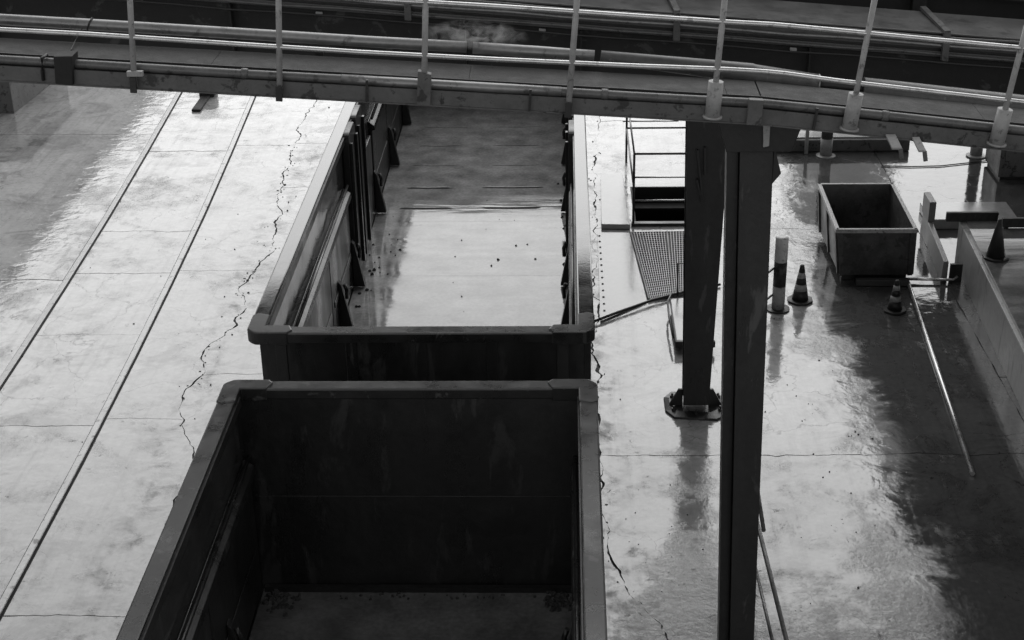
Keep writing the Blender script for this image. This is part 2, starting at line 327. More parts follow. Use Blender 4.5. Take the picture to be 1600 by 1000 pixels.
for k in range(len(BND) - 1):
    fl, _, gl = BND[k]; fr, gr, _ = BND[k + 1]
    L = [-1] + JY[k] + [44]
    for j in range(len(L) - 1):
        sid += 1
        ya, yb = L[j], L[j + 1]
        seen = yb > 9 and ya < 32 and -11.5 < (fl(ya) + fr(ya)) / 2 < 9
        st = .06 if seen else .6
        def jn(yj, idx, side):
            if yj in (-1, 44): return lambda x: yj
            t = random.Random(int(yj * 100) + k).uniform(-.05, .05)
            g = .5 * random.Random(int(yj * 77) + k).choice((.005, .008, .012, .018))
            sgn = 1 if side == 'lo' else -1
            xa_, xb_ = fl(yj), fr(yj)
            tp = lambda x: max(0, min(1, (x - xa_) / .35, (xb_ - x) / .35))
            return lambda x: yj + tp(x) * (t * (x - (xa_ + xb_) / 2) + .05 * fnoise(x, yj, 1.2) + .022 * fnoise(x, yj + 3, 6)) + sgn * g * (.6 + abs(fnoise(x, yj + 5, 3)))
        lo = jn(ya, j, 'lo'); hi = jn(yb, j + 1, 'hi')
        def xl(y): return fl(y) + gl * (1 if gl > .03 else max(.06, 2.6 * fnoise(y, k + 40, 1.9) + .55))
        def xr(y): return fr(y) - gr * (1 if gr > .03 else max(.06, 2.6 * fnoise(y, k + 40, 1.9) + .55))
        poly = []
        n = max(2, int((fr(ya) - fl(ya)) / st)); a, b = xl(ya), xr(ya)
        for _ in range(6): a, b = xl(lo(a)), xr(lo(b))
        poly += [(a + (b - a) * i / n, lo(a + (b - a) * i / n)) for i in range(n + 1)]
        _b = xr(yb)
        for _ in range(6): _b = xr(hi(_b))
        y0, y1 = poly[-1][1], hi(_b); n = max(2, int((yb - ya) / st))
        poly += [(xr(y0 + (y1 - y0) * i / n), y0 + (y1 - y0) * i / n) for i in range(1, n)]
        n = max(2, int((fr(yb) - fl(yb)) / st)); a, b = xl(yb), xr(yb)
        for _ in range(6): a, b = xl(hi(a)), xr(hi(b))
        poly += [(b + (a - b) * i / n, hi(b + (a - b) * i / n)) for i in range(n + 1)]
        y0, y1 = poly[-1][1], poly[0][1]; n = max(2, int((yb - ya) / st))
        poly += [(xl(y0 + (y1 - y0) * i / n), y0 + (y1 - y0) * i / n) for i in range(1, n)]
        cx, cy = (fl(ya) + fr(ya)) / 2, (ya + yb) / 2
        lift = random.Random(sid).uniform(-.003, .003)
        if k == 7 and ya < 23 < yb:                 # strip with the pit: leave the opening free
            for (x0, x1, q0, q1) in ((None, PX0, ya, yb), (PX1, None, ya, yb)):
                side = [p for p in poly]
                if x0 is None: side = [(min(p[0], x1), p[1]) for p in poly]
                else: side = [(max(p[0], x0), p[1]) for p in poly]
                dd = [side[0]]
                for p in side[1:]:
                    if abs(p[0] - dd[-1][0]) + abs(p[1] - dd[-1][1]) > 1e-5: dd.append(p)
                # drop collinear runs along the clipping line
                c = x1 if x0 is None else x0
                dd2 = [p for i, p in enumerate(dd) if not (abs(p[0] - c) < 1e-6 and abs(dd[i - 1][0] - c) < 1e-6 and abs(dd[(i + 1) % len(dd)][0] - c) < 1e-6)]
                slab(dd2, lift)
            for q0, q1 in ((None, PY0), (PY1, None)):
                y_lo = ya + .02 if q0 is None else q0; y_hi = q1 if q1 else yb - .02
                slab([(PX0 + .001, y_lo), (PX1 - .001, y_lo), (PX1 - .001, y_hi), (PX0 + .001, y_hi)], lift)
            continue
        slab(poly, lift)

# ------------------------------------------------------------------ rails set flush in the concrete
def rail(fn, label, y0=-1, y1=44):
    pts = [(-.040, -.06), (.040, -.06), (.042, .010), (.034, .016), (-.034, .016), (-.042, .010)]
    mb = MB(); n = 60; o = 0
    for i in range(n + 1):
        y = y0 + (y1 - y0) * i / n; x = fn(y); mb.v += [(x + a, y, b) for a, b in pts]
    for i in range(n):
        for k in range(6): mb.f.append((i * 6 + k, i * 6 + (k + 1) % 6, (i + 1) * 6 + (k + 1) % 6, (i + 1) * 6 + k))
    mb.f += [tuple(range(6)), tuple(n * 6 + k for k in range(6))]
    return tag(mb.build('rail', 'rail'), label, 'rail', 'rails set in the yard')
rail(rail_a, 'leftmost steel rail sunk in the pale concrete')
rail(rail_b, 'steel rail in the concrete, second from the left')
rail(lambda y: -2.03 + .022, 'rail under the left wheels of the wagons')
rail(lambda y: -.50 - .022, 'rail under the right wheels of the wagons')

# ------------------------------------------------------------------ open wagons
WC = -1.265                                           # centre line of the wagon track
def wagon(y0, y1, label, floor_mat, seed, rim_mat='rim'):
    t = thing('open_wagon', label, 'wagon', (WC, (y0 + y1) / 2, 0), 'open wagons on the middle track')
    rnd = random.Random(seed); ym = (y0 + y1) / 2; zt, zf = 3.2, 1.25
    ho, hw = 1.515, 1.425                             # rim half width, outer body half width
    hi_up, hi_lo = 1.395, 1.345                       # inner faces, upper wall and lower flaps
    e = .10                                           # end overhang of the rim
    # floor plates
    npl = 7; L0, L1 = y0 + e + .04, y1 - e - .04
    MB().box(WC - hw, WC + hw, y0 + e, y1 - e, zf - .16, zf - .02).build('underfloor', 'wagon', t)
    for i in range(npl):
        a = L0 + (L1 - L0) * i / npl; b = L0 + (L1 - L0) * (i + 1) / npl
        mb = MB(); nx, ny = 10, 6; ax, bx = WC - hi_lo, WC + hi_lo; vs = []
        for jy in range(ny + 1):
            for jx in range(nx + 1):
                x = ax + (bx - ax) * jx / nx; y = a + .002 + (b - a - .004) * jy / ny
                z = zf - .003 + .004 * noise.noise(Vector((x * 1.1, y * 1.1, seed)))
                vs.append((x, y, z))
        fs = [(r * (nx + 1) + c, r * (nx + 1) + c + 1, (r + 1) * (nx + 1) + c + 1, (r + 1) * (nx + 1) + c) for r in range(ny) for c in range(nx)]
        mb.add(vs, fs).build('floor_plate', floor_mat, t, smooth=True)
    for yr, hr in ((y0 + 7.95, .016), (y0 + 8.75, .016), (y0 + 9.7, .007), (y0 + 10.6, .007), (y0 + 11.5, .006)):
        for xa, xb in ((-1.02, -.30), (.12, .92)):
            xa += rnd.uniform(-.05, .05); xb += rnd.uniform(-.05, .05)
            MB().tube([(WC + xa, yr, zf - .004), (WC + xa + .08, yr + .006, zf + .002), (WC + (xa + xb) / 2, yr - .006, zf + .001), (WC + xb - .08, yr + .004, zf + .002), (WC + xb, yr, zf - .004)], [hr * .3, hr, hr, hr, hr * .3], 8).build('floor_weld', floor_mat, t, smooth=True)
    # end walls
    for s, ye in ((1, y0 + e), (-1, y1 - e)):
        w = MB().box(WC - hw, WC + hw, min(ye, ye + s * .035), max(ye, ye + s * .035), 1.0, zt - .06).build('end_wall', 'wagon_in', t)
        q = ye + s * .035
        MB().box(WC - hi_up, WC + hi_up, min(q, q + s * .007), max(q, q + s * .007), zf, zf + .93).build('lower_lining', 'wagon_in', w, bevel=.003)
        MB().box(WC - hi_lo + .02, WC + hi_lo - .02, min(q + s * .024, q + s * .07), max(q + s * .024, q + s * .07), zf + .0, zf + .05).build('toe_angle', 'wagon', w)
        for k in range(5):
            x = WC + (k - 2) * .62
            MB().box(x - .05, x + .05, min(ye - s * .012, ye - s * .001), max(ye - s * .012, ye - s * .001), 1.05, zt - .11).build('end_post', 'wagon', w, bevel=.004)
        MB().box(WC - hw, WC + hw, min(ye - s * .06, ye - s * .002), max(ye - s * .06, ye - s * .002), 1.0, 1.045).build('end_sill', 'wagon', w)
    # sides: upper sheet, lower flaps, ledge, door leaves, stanchion feet, outer ribs
    d0, d1 = ym - 1.22, ym + 1.22                     # door bay
    for s in (-1, 1):
        X = lambda h: WC + s * h
        def sb(h0, h1, ya, yb, za, zb): return MB().box(min(X(h0), X(h1)), max(X(h0), X(h1)), ya, yb, za, zb)
        up = sb(hi_up, hw, y0 + e + .036, y1 - e - .036, zf - .1, zt - .06).build('side_wall', 'wagon_side', t)
        for (fa, fb) in ((y0 + e + .08, d0 - .05), (d1 + .05, y1 - e - .08)):
            nfl = 3; wd = (fb - fa) / nfl
            for i in range(nfl):
                ya = fa + wd * i + .02; yb = fa + wd * (i + 1) - .02
                fl = sb(hi_lo, hi_up - .004, ya, yb, zf + .04, 2.42).build('side_flap', 'wagon_in', t, bevel=.012)
                sb(hi_lo - .012, hi_lo - .001, ya + .12, yb - .12, zf + .45, zf + .52).build('flap_rib', 'wagon', fl, bevel=.004)
            led = MB().prism([(X(hi_up - .002), fa, 2.56), (X(hi_lo - .035), fa, 2.50), (X(hi_lo - .045), fa, 2.44), (X(hi_lo + .012), fa, 2.425), (X(hi_up - .002), fa, 2.425)], (0, fb - fa, 0)).build('ledge', 'rim', t, bevel=.006)
            MB().tube([(X(hi_lo - .005), fa + .02, 2.595), (X(hi_lo - .005), fb - .02, 2.595)], .018, 8).build('locking_bar', 'rim', led, smooth=True)
        # stanchion feet against the flaps
        for k, yy in enumerate([y0 + 2.05, y0 + 4.1, d0 - .02, d1 + .02, d1 + 1.95, d1 + 3.9]):
            ft = MB().prism([(X(hi_lo - .003), yy - .045, zf + .62), (X(hi_lo - .035), yy - .045, zf + .58), (X(hi_lo - .14), yy - .045, zf + .02), (X(hi_lo - .003), yy - .045, zf + .02)], (0, .09, 0)).build('stanchion_foot', 'black', t, bevel=.006)
            MB().tube([(X(hi_lo - .075), yy - .06, zf + .60), (X(hi_lo - .10), yy - .06, zf + .52), (X(hi_lo - .095), yy - .06, zf + .42)], .022, 8).build('latch', 'rim', ft, smooth=True)
        # two door leaves with rounded top corners standing proud of the wall
        for i in range(2):
            ya = d0 + .06 + i * .68; yb = ya + .58; zb, ztop, rr = zf + .05, zt - .01, .10
            prof = [(ya, zb), (yb, zb)]
            prof += [(yb - rr + rr * math.cos(a * math.pi / 10), ztop - rr + rr * math.sin(a * math.pi / 10)) for a in range(6)]
            prof += [(ya + rr - rr * math.sin(a * math.pi / 10), ztop - rr + rr * math.cos(a * math.pi / 10)) for a in range(6)]
            h0 = hi_up - .004
            lf = MB().prism([(X(h0), a, b) for a, b in prof], (-s * .085, 0, 0)).build('door_leaf', 'black', t, bevel=.012)
            sb(hi_up - .125, hi_up - .0905, yb - .10, yb - .03, zb + .05, ztop - .15).build('door_bar', 'rim', lf, bevel=.006)
            sb(hi_up - .125, hi_up - .0905, ya + .03, ya + .07, zb + .05, ztop - .12).build('door_bar', 'wagon', lf, bevel=.006)
        sb(hi_up - .09, hi_up - .004, d0 + 1.46, d0 + 1.56, zf + .03, 2.75).build('door_post', 'black', t, bevel=.008)
        sb(hi_up - .05, hi_up - .004, d0 + 1.6, d1 - .1, zf + .03, 2.42).build('door_panel', 'wagon_in', t, bevel=.01)
        for k in range(10):
            yy = y0 + .55 + k * (y1 - y0 - 1.1) / 9
            sb(hw + .001, hw + .07, yy - .06, yy + .06, 1.05, zt - .115).build('outer_rib', 'wagon', up, bevel=.008)
        sb(hw - .06, hw + .05, y0 + e + .1, y1 - e - .1, .92, 1.04).build('side_sill', 'wagon', t)
    # rim: four hollow rails, mitred corners covered by bent corner plates
    ih = ho - .145; c = .10
    for s in (-1, 1):
        xa, xb = WC + s * ih, WC + s * ho
        MB().box(min(xa, xb), max(xa, xb), y0 + .13, y1 - .13, zt - .10, zt).build('side_rim', rim_mat, t, bevel=.014)
        MB().box(min(xa, xa - s * .012), max(xa, xa - s * .012), y0 + .20, y1 - .20, zt - .13, zt - .045).build('rim_lip', 'wagon', t)
    for s, ye in ((1, y0), (-1, y1)):
        ya, yb = sorted((ye, ye + s * .145))
        MB().box(WC - ho + c, WC + ho - c, ya, yb, zt - .105, zt - .003).build('end_rim', 'rim', t, bevel=.016)
        for q in (-1, 1):
            def P(dx, dy, z): return (WC + q * (ho - dx), ye + s * dy, z)
            arc = [(c - c * math.sin(a * math.pi / 10), c - c * math.cos(a * math.pi / 10)) for a in range(6)]
            poly = arc + [(0, .36), (.05, .40), (.149, .36), (.149, .149), (.36, .149), (.40, .05), (.36, 0)]
            MB().prism([P(a - .006 if a < .01 else a, b - .006 if b < .01 else b, zt + .008) for a, b in poly], (0, 0, -.125)).build('corner_plate', 'rim', t, bevel=.012)
    # underframe, wheelsets, buffers, coupling
    MB().box(WC - .35, WC + .35, y0 + .3, y1 - .3, .72, .99).build('centre_sill', 'black', t)
    for yb in (y0 + 2.6, y1 - 2.6):
        bg_ = MB().box(WC - 1.0, WC + 1.0, yb - .2, yb + .2, .5, .7).box(WC - 1.05, WC - .93, yb - 1.2, yb + 1.2, .4, .62).box(WC + .93, WC + 1.05, yb - 1.2, yb + 1.2, .4, .62).build('bogie', 'black', t)
        for yw in (yb - .9, yb + .9):
            ws = MB().tube([(WC - .9, yw, .476), (WC + .9, yw, .476)], .075, 12)
            for s in (-1, 1):
                ws.tube([(WC + s * .70, yw, .476), (WC + s * .725, yw, .476), (WC + s * .73, yw, .476), (WC + s * .835, yw, .476)], [.485, .485, .46, .455], 28)
            ws.build('wheelset', 'rail', bg_, smooth=False)
    for s, ye in ((-1, y0 + e), (1, y1 - e)):
        for q in (-1, 1):
            MB().tube([(WC + q * .87, ye + s * .0, 1.06), (WC + q * .87, ye + s * .33, 1.06), (WC + q * .87, ye + s * .34, 1.06), (WC + q * .87, ye + s * .40, 1.06)], [.09, .09, .23, .235], 20).build('buffer', 'black', t)
        MB().bar((WC, ye, .98), (WC, ye + s * .35, .98), .09, .13).build('coupling_hook', 'black', t)
    return t
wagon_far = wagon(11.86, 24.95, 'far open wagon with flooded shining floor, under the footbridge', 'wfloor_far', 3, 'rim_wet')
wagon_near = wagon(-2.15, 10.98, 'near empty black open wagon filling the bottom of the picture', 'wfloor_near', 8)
# rubble left in the corners of the near wagon, grime in the far one
def rubble(name, label, spots, seed, m='stone'):
    rnd = random.Random(seed); mb = MB()
    for (cx, cy, cz, sx, sy, n, r0, r1) in spots:
        for i in range(n):
            x = rnd.gauss(cx, sx); y = rnd.gauss(cy, sy); r = rnd.uniform(r0, r1); a = rnd.uniform(0, 6.28)
            vs = []
            for k in range(5):
                an = a + k * 1.2566; rr = r * rnd.uniform(.7, 1.25); vs.append((x + rr * math.cos(an), y + rr * math.sin(an), cz - .002))
            for k in range(5):
                an = a + k * 1.2566 + .3; rr = r * rnd.uniform(.35, .8); vs.append((x + rr * math.cos(an), y + rr * math.sin(an), cz + r * rnd.uniform(.5, 1.1)))
            mb.add(vs, [(0, 1, 6, 5), (1, 2, 7, 6), (2, 3, 8, 7), (3, 4, 9, 8), (4, 0, 5, 9), (5, 6, 7, 8, 9)])
    o = mb.build(name, m, kind='stuff'); o['label'] = label; o['category'] = 'rubble'; return o
rubble('rubble', 'crumbs of rubble in the far corners of the near wagon',
       [(WC - 1.2, 10.65, 1.25, .07, .07, 60, .006, .035), (WC + 1.2, 10.65, 1.25, .06, .08, 70, .006, .032), (WC, 10.72, 1.25, .7, .025, 40, .006, .018)], 4, 'joint')
rubble('grime', 'dirt clods on the flooded floor of the far wagon',
       [(WC - 1.2, 17.3, 1.25, .05, .3, 10, .008, .028), (WC - 1.05, 18.2, 1.25, .1, .5, 12, .008, .02), (WC + 1.28, 17.2, 1.25, .04, .6, 20, .006, .025), (WC + 1.27, 19.2, 1.25, .04, .6, 14, .006, .025), (WC + .55, 18.3, 1.25, .15, .3, 5, .01, .022), (WC - .1, 18.7, 1.25, .6, 1.2, 10, .005, .011)], 5, 'joint')
rubble('pebbles', 'scattered grit and pebbles on the wet yard',
       [(-7.3, 18, 0, .2, 3, 14, .005, .014), (-5.75, 17, 0, .2, 4, 16, .005, .016), (-4.62, 20, 0, .12, 3, 30, .006, .018), (1.0, 13, 0, .4, 1.5, 24, .004, .012), (2.8, 13.5, 0, .6, 2, 30, .004, .012), (.55, 23, 0, .08, 1.2, 14, .006, .018), (3.6, 16, 0, .5, 3, 24, .005, .016)], 6, 'joint')
def chips(name, label, fn, y0, y1, n, spread, seed):
    rnd = random.Random(seed); mb = MB()
    for i in range(n):
        y = rnd.uniform(y0, y1)
        if fnoise(y, 70, .8) < -.05: continue
        x = fn(y) + rnd.gauss(0, spread); r = rnd.uniform(.005, .022); a = rnd.uniform(0, 6.28); q = rnd.uniform(.25, .7)
        vs = []
        for k in range(6):
            an = k * 1.047; rr = r * rnd.uniform(.6, 1.3); px, py = rr * math.cos(an), rr * q * math.sin(an)
            vs.append((x + px * math.cos(a) - py * math.sin(a), y + px * math.sin(a) + py * math.cos(a)))
        mb.add([(p, w, .0) for p, w in vs] + [(x + (p - x) * .8, y + (w - y) * .8, .007) for p, w in vs], [tuple(range(6, 12))] + [(k, (k + 1) % 6, 6 + (k + 1) % 6, 6 + k) for k in range(6)])
    o = mb.build(name, 'joint', kind='stuff'); o['label'] = label; o['category'] = 'debris'
chips('crack_debris', 'dark chips and dirt along the ragged crack left of the wagons', crack, 14.5, 29, 110, .05, 31)
chips('crack_debris', 'dark chips and dirt along the ragged crack right of the wagons', crack2, 11, 28, 60, .04, 32)

# ------------------------------------------------------------------ footbridge (a gently falling ramp that steepens right of the column)
KX, KZ = 1.46, 5.35
AL, BR_ = math.atan(.068), math.atan(.116)
def br(s, y, n):
    a = AL if s < 0 else BR_
    return Vector((KX + s * math.cos(a) + n * math.sin(a), y, KZ - s * math.sin(a) + n * math.cos(a)))
SL, SR = -10.0, 7.5
bridge = thing('footbridge', 'steel footbridge with tube handrail crossing the top of the picture', 'footbridge', br(0, 11.3, 0))
def seg(name, y0, y1, n0, n1, m, s0=SL, s1=SR, parent=bridge, bevel=0):
    mb = MB(); st = [s for s in (s0, -.0001, s1) if s0 <= s <= s1]
    for s in st: mb.v += [tuple(br(s, y, n)) for y, n in ((y0, n0), (y1, n0), (y1, n1), (y0, n1))]
    for i in range(len(st) - 1):
        for k in range(4): mb.f.append((i * 4 + k, i * 4 + (k + 1) % 4, i * 4 + 4 + (k + 1) % 4, i * 4 + 4 + k))
    q = (len(st) - 1) * 4; mb.f += [(3, 2, 1, 0), (q, q + 1, q + 2, q + 3)]
    return mb.build(name, m, parent, bevel=bevel)
eb = seg('edge_beam', 11.0, 11.012, .002, .112, 'beam')
seg('lower_flange', 10.992, 11.09, -.010, .001, 'beam', parent=eb)
seg('upper_flange', 11.0125, 11.10, .100, .112, 'black', parent=eb)
seg('back_beam', 11.56, 11.575, -.06, .155, 'black')
for i in range(9):
    a = SL + i * 1.95 + .001; b = min(a + 1.947, SR - .001)
    if b - a < .2: continue
    if a < 0 < b:
        seg('deck_plate', 11.13, 11.555, .150, .166, 'deck', a, -.002); seg('deck_plate', 11.13, 11.555, .150, .166, 'deck', .002, b)
    else: seg('deck_plate', 11.13, 11.555, .150, .166, 'deck', a, b)
seg('toe_strip', 11.121, 11.128, .13, .176, 'black')
for i in range(14):
    s = SL + .6 + i * 1.25
    MB().bar(br(s, 11.015, .045), br(s, 11.555, .045), .06, .10).build('cross_member', 'black', bridge)
# handrail
post_s = [-7.95, -6.87, -5.79, -4.69, -3.60, -2.52, -1.44, -.365, .66, 1.77, 2.87, 3.97, 5.1]
for i, s in enumerate(post_s):
    lean = .012 * math.sin(i * 2.3)
    p = MB().tube([br(s, 10.972, .02), br(s + lean, 10.972, 1.16)], .0225, 12).build('handrail_post', 'post', bridge, smooth=True)
    big = i in (5, 7, 8, 9, 10)
    if big and i != 5: MB().tube([br(s, 10.972, .05), br(s + lean * .2, 10.972, .315)], [.058, .056], 14).tube([br(s, 10.972, .036), br(s, 10.972, .05)], [.074, .074], 14).build('post_sleeve', 'post', p, smooth=True)
    if i == 5: MB().prism([tuple(br(s - .05, 10.94, .01)), tuple(br(s + .05, 10.94, .01)), tuple(br(s + .05, 10.94, .25)), tuple(br(s - .05, 10.94, .27))], (0, .065, 0)).build('post_sleeve', 'beam', p, bevel=.004)
    if i in (3, 4, 6): MB().bar(br(s, 10.94, -.02), br(s, 10.94, .10), .05, .02, (0, 1, 0)).build('foot_clamp', 'black', p, bevel=.004)
    if i == 3: MB().box(*[c for v in zip(br(s, 10.955, .125) - Vector((.045, .02, .02)), br(s, 10.955, .125) + Vector((.075, .02, .02))) for c in v]).build('pipe_clip', 'post', p, bevel=.004)
def along(y, n, pts, r, name, m, parent=bridge, k=12):
    return MB().tube([br(s, y + dy, n + dn) for s, dy, dn in pts], r, k).build(name, m, parent, smooth=True)
rw = [SL, -8, -6, -5, -4, -3, -2, -1, -.3, -.01, .12, .5, 1, 2, 3, 4, 5, 6, SR]
for n0, nm in ((.39, 2), (.772, 5), (1.15, 9)):
    along(10.972, n0, [(s, .004 * math.sin(s * nm), .010 * math.sin(s * 1.3 + nm) + (.010 if -.4 < s < .3 and n0 < .5 else 0)) for s in rw], .0185, 'handrail', 'galv')
# brackets on the beam
MB().prism([tuple(br(-5.28, 10.955, .01)), tuple(br(-5.15, 10.955, .005)), tuple(br(-5.14, 10.955, .23)), tuple(br(-5.28, 10.955, .22))], (0, .16, 0)).build('hanger_bracket', 'pitdark', bridge, bevel=.006)
MB().prism([tuple(br(-.11, 10.935, .004)), tuple(br(-.002, 10.935, .004)), tuple(br(-.002, 10.935, .2)), tuple(br(-.11, 10.935, .2))], (0, .06, 0)).build('hanger_bracket', 'beam', bridge, bevel=.005)
for s in (-2.95, -1.73, .40): MB().bar(br(s, 10.985, .0), br(s, 10.985, .17), .018, .018, (0, 1, 0)).build('beam_clip', 'black', bridge)
MB().tube([br(-5.38, 10.99, .02), br(-5.38, 10.985, .10), br(-5.38, 11.0, .19), br(-5.36, 11.06, .20)], .014, 8).build('cable_loop', 'rubber', bridge, smooth=True)
# small cantilever plates hanging off the beam by the right-hand posts
for s, w in ((.98, .075), (1.17, .055)):
    a = br(s, 10.985, -.0)
    MB().prism([(a.x - w / 2, 10.985, a.z + .03), (a.x + w / 2, 10.985, a.z + .03), (a.x + w / 2 + .03, 10.86, a.z - .035), (a.x - w / 2 + .03, 10.86, a.z - .035)], (0, 0, -.016)).build('support_plate', 'post', bridge, bevel=.003)
    MB().bar((a.x + w / 2 + .02, 10.865, a.z - .045), (a.x + w / 2 + .035, 10.865, a.z - .12), .03, .02, (0, 1, 0)).build('support_plate', 'beam', bridge)

# pipes carried along the bridge
ep = MB().tube([br(s, 11.058, .142 + .003 * math.sin(s * 2)) for s in rw], .034, 14).build('edge_pipe', 'pipe', smooth=True)
tag(ep, 'thin dark pipe running along the front beam of the footbridge', 'pipe')
MB().tube([br(s, 11.058, .142) for s in (-3.15, -2.6, -2.0, -1.5)], .0375, 14).build('frayed_wrap', 'lag', ep, smooth=True)
for s in (-8.2, -6.0, -3.9, -1.2, .9, 2.4): MB().tube([br(s, 11.058, .142), br(s + .05, 11.058, .142)], .042, 14).build('pipe_collar', 'pipe', ep, smooth=True)
sp = thing('steam_pipe', 'lagged steam pipe along the back of the footbridge, thick at the right', 'pipe', br(0, 11.66, 0))
along(11.66, .275, [(SL, 0, .01), (-5, 0, .008), (-4, 0, .004), (-3, 0, -.002), (-2.25, 0, 0)], .045, 'lagging', 'lag', sp, 16)
along(11.66, .272, [(-2.2, 0, 0), (-1.7, 0, -.004), (-1.25, 0, -.012)], .047, 'lagging', 'lag', sp, 16)
along(11.66, .262, [(-1.2, 0, -.004), (-.6, 0, -.035), (-.02, 0, -.07), (.01, 0, -.08), (.5, 0, -.10)], [.05, .065, .082, .084, .078], 'lagging', 'lagdark', sp, 18)
along(11.66, .16, [(.45, 0, 0), (.6, 0, .005), (.8, 0, .005), (.95, 0, 0)], .036, 'bare_joint', 'rubber', sp, 14)
along(11.66, .155, [(.86, 0, .0), (1.5, 0, -.005), (2.5, 0, -.012), (4, 0, -.02), (SR, 0, -.03)], .098, 'lagging', 'lagdark', sp, 20)
MB().tube([br(.5, 11.66, .162), br(.512, 11.66, .162)], .080, 18).build('end_ring', 'lag', sp, smooth=True)
MB().tube([br(-5.2 + .02 * math.cos(a), 11.66 + .055 * math.sin(a), .282 + .055 * math.cos(a)) for a in [k * .628 for k in range(11)]], .006, 6).build('wire_tie', 'black', sp)
MB().tube([br(-5.24, 11.60, .27), br(-5.27, 11.50, .2), br(-5.25, 11.3, .175)], .005, 6).build('wire_tie', 'black', sp)
for s in (-7, -3.4, -.9, 2.6, 5): MB().bar(br(s, 11.66, -.02), br(s, 11.66, .20 if s < -1 else .09), .06, .05, (0, 1, 0)).build('pipe_stand', 'black', sp)

# ------------------------------------------------------------------ columns carrying the bridges
def hcolumn(name, label, x, y, z1, w, d):
    t = thing(name, label, 'column', (x, y, 0), 'columns beside the wagons'); return t
c1 = thing('support_column', 'near dark steel column reaching the bottom edge of the picture', 'column', (1.52, 11.3, 0), 'columns beside the wagons')
def tplate(xa0, xb0, xa1, xb1, y0, y1, z0, z1):       # plate tapering in x from bottom to top
    return MB().add([(xa0, y0, z0), (xb0, y0, z0), (xb0, y1, z0), (xa0, y1, z0), (xa1, y0, z1), (xb1, y0, z1), (xb1, y1, z1), (xa1, y1, z1)],
                    [(0, 1, 2, 3), (4, 5, 6, 7), (0, 1, 5, 4), (1, 2, 6, 5), (2, 3, 7, 6), (3, 0, 4, 7)])
tplate(1.478, 1.690, 1.345, 1.602, 11.20, 11.222, .03, 5.07).build('front_flange', 'column', c1, bevel=.004)
tplate(1.395, 1.690, 1.262, 1.602, 11.42, 11.442, .03, 5.07).build('rear_flange', 'column', c1, bevel=.004)
tplate(1.578, 1.592, 1.467, 1.481, 11.2225, 11.4195, .03, 5.07).build('web', 'column', c1)
tplate(1.395, 1.475, 1.262, 1.342, 11.30, 11.312, .03, 5.07).build('side_angle', 'column', c1)
tplate(1.387, 1.396, 1.254, 1.263, 11.295, 11.44, .03, 5.07).build('side_angle', 'column', c1)
MB().box(1.25, 1.83, 11.05, 11.60, .0, .028).build('base_plate', 'column', c1)
cap = MB().prism([(1.16, 11.15, 5.315), (1.80, 11.15, 5.285), (1.735, 11.15, 5.075), (1.66, 11.15, 5.071), (1.235, 11.15, 5.072)], (0, .32, 0)).build('capital', 'black', c1, bevel=.006)
MB().prism([(1.604, 11.19, 5.06), (1.618, 11.19, 5.06), (1.668, 11.19, 4.885), (1.605, 11.19, 4.80)], (0, .14, 0)).build('knee_plate', 'black', c1)
MB().prism([(1.50, 11.12, 5.30), (1.555, 11.12, 5.298), (1.555, 11.12, 5.13), (1.51, 11.12, 5.12)], (0, .028, 0)).build('lug', 'post', cap, bevel=.005)
c2 = thing('support_column', 'far dark tapered column on a flared foot plate, behind the near column', 'column', (1.57, 16.3, 0), 'columns beside the wagons')
tplate(1.415, 1.72, 1.33, 1.86, 16.20, 16.222, .1, 4.72).build('front_flange', 'column', c2, bevel=.004)
tplate(1.415, 1.72, 1.33, 1.86, 16.44, 16.462, .1, 4.72).build('rear_flange', 'column', c2, bevel=.004)
tplate(1.56, 1.575, 1.585, 1.60, 16.2225, 16.4395, .1, 4.72).build('web', 'column', c2)
for a, b in (((1.47, 16.17, 3.35), (1.54, 16.17, 2.80)), ((1.55, 16.17, 3.38), (1.565, 16.17, 3.05)), ((1.475, 16.17, 3.0), (1.55, 16.17, 2.70))):
    MB().bar(a, b, .02, .05, (0, 1, 0)).build('welded_bracket', 'column', c2)
fb = MB()
o = [(1.20, 16.22), (1.30, 16.05), (1.80, 16.0), (1.95, 16.12), (1.95, 16.55), (1.80, 16.7), (1.30, 16.7), (1.20, 16.55)]
top = [(1.26, 16.26), (1.36, 16.16), (1.74, 16.13), (1.82, 16.2), (1.82, 16.5), (1.74, 16.58), (1.36, 16.58), (1.26, 16.5)]
vs = [(x, y, -.01) for x, y in o] + [(x, y, .022) for x, y in o] + [(x, y, .045) for x, y in top]
fs = [tuple(range(8))[::-1], tuple(range(16, 24))] + [(a + i, a + (i + 1) % 8, a + 8 + (i + 1) % 8, a + 8 + i) for a in (0, 8) for i in range(8)]
fb.add(vs, fs).build('foot_plate', 'column', c2, bevel=.008)
for x, d in ((1.36, -1), (1.775, 1)):
    MB().prism([(x + d * .0, 16.31, .045), (x + d * .11, 16.31, .045), (x - d * .0, 16.31, .26), (x - d * .05, 16.31, .26), (x - d * .05, 16.31, .045)], (0, .03, 0)).build('gusset', 'column', c2)
for x, y in ((1.30, 16.2), (1.86, 16.2), (1.30, 16.52), (1.86, 16.52), (1.56, 16.1)):
    MB().lathe((x, y, .02), [(.028, 0), (.028, .045), (.014, .047), (.014, .075)], 6).build('anchor_nut', 'column', c2)
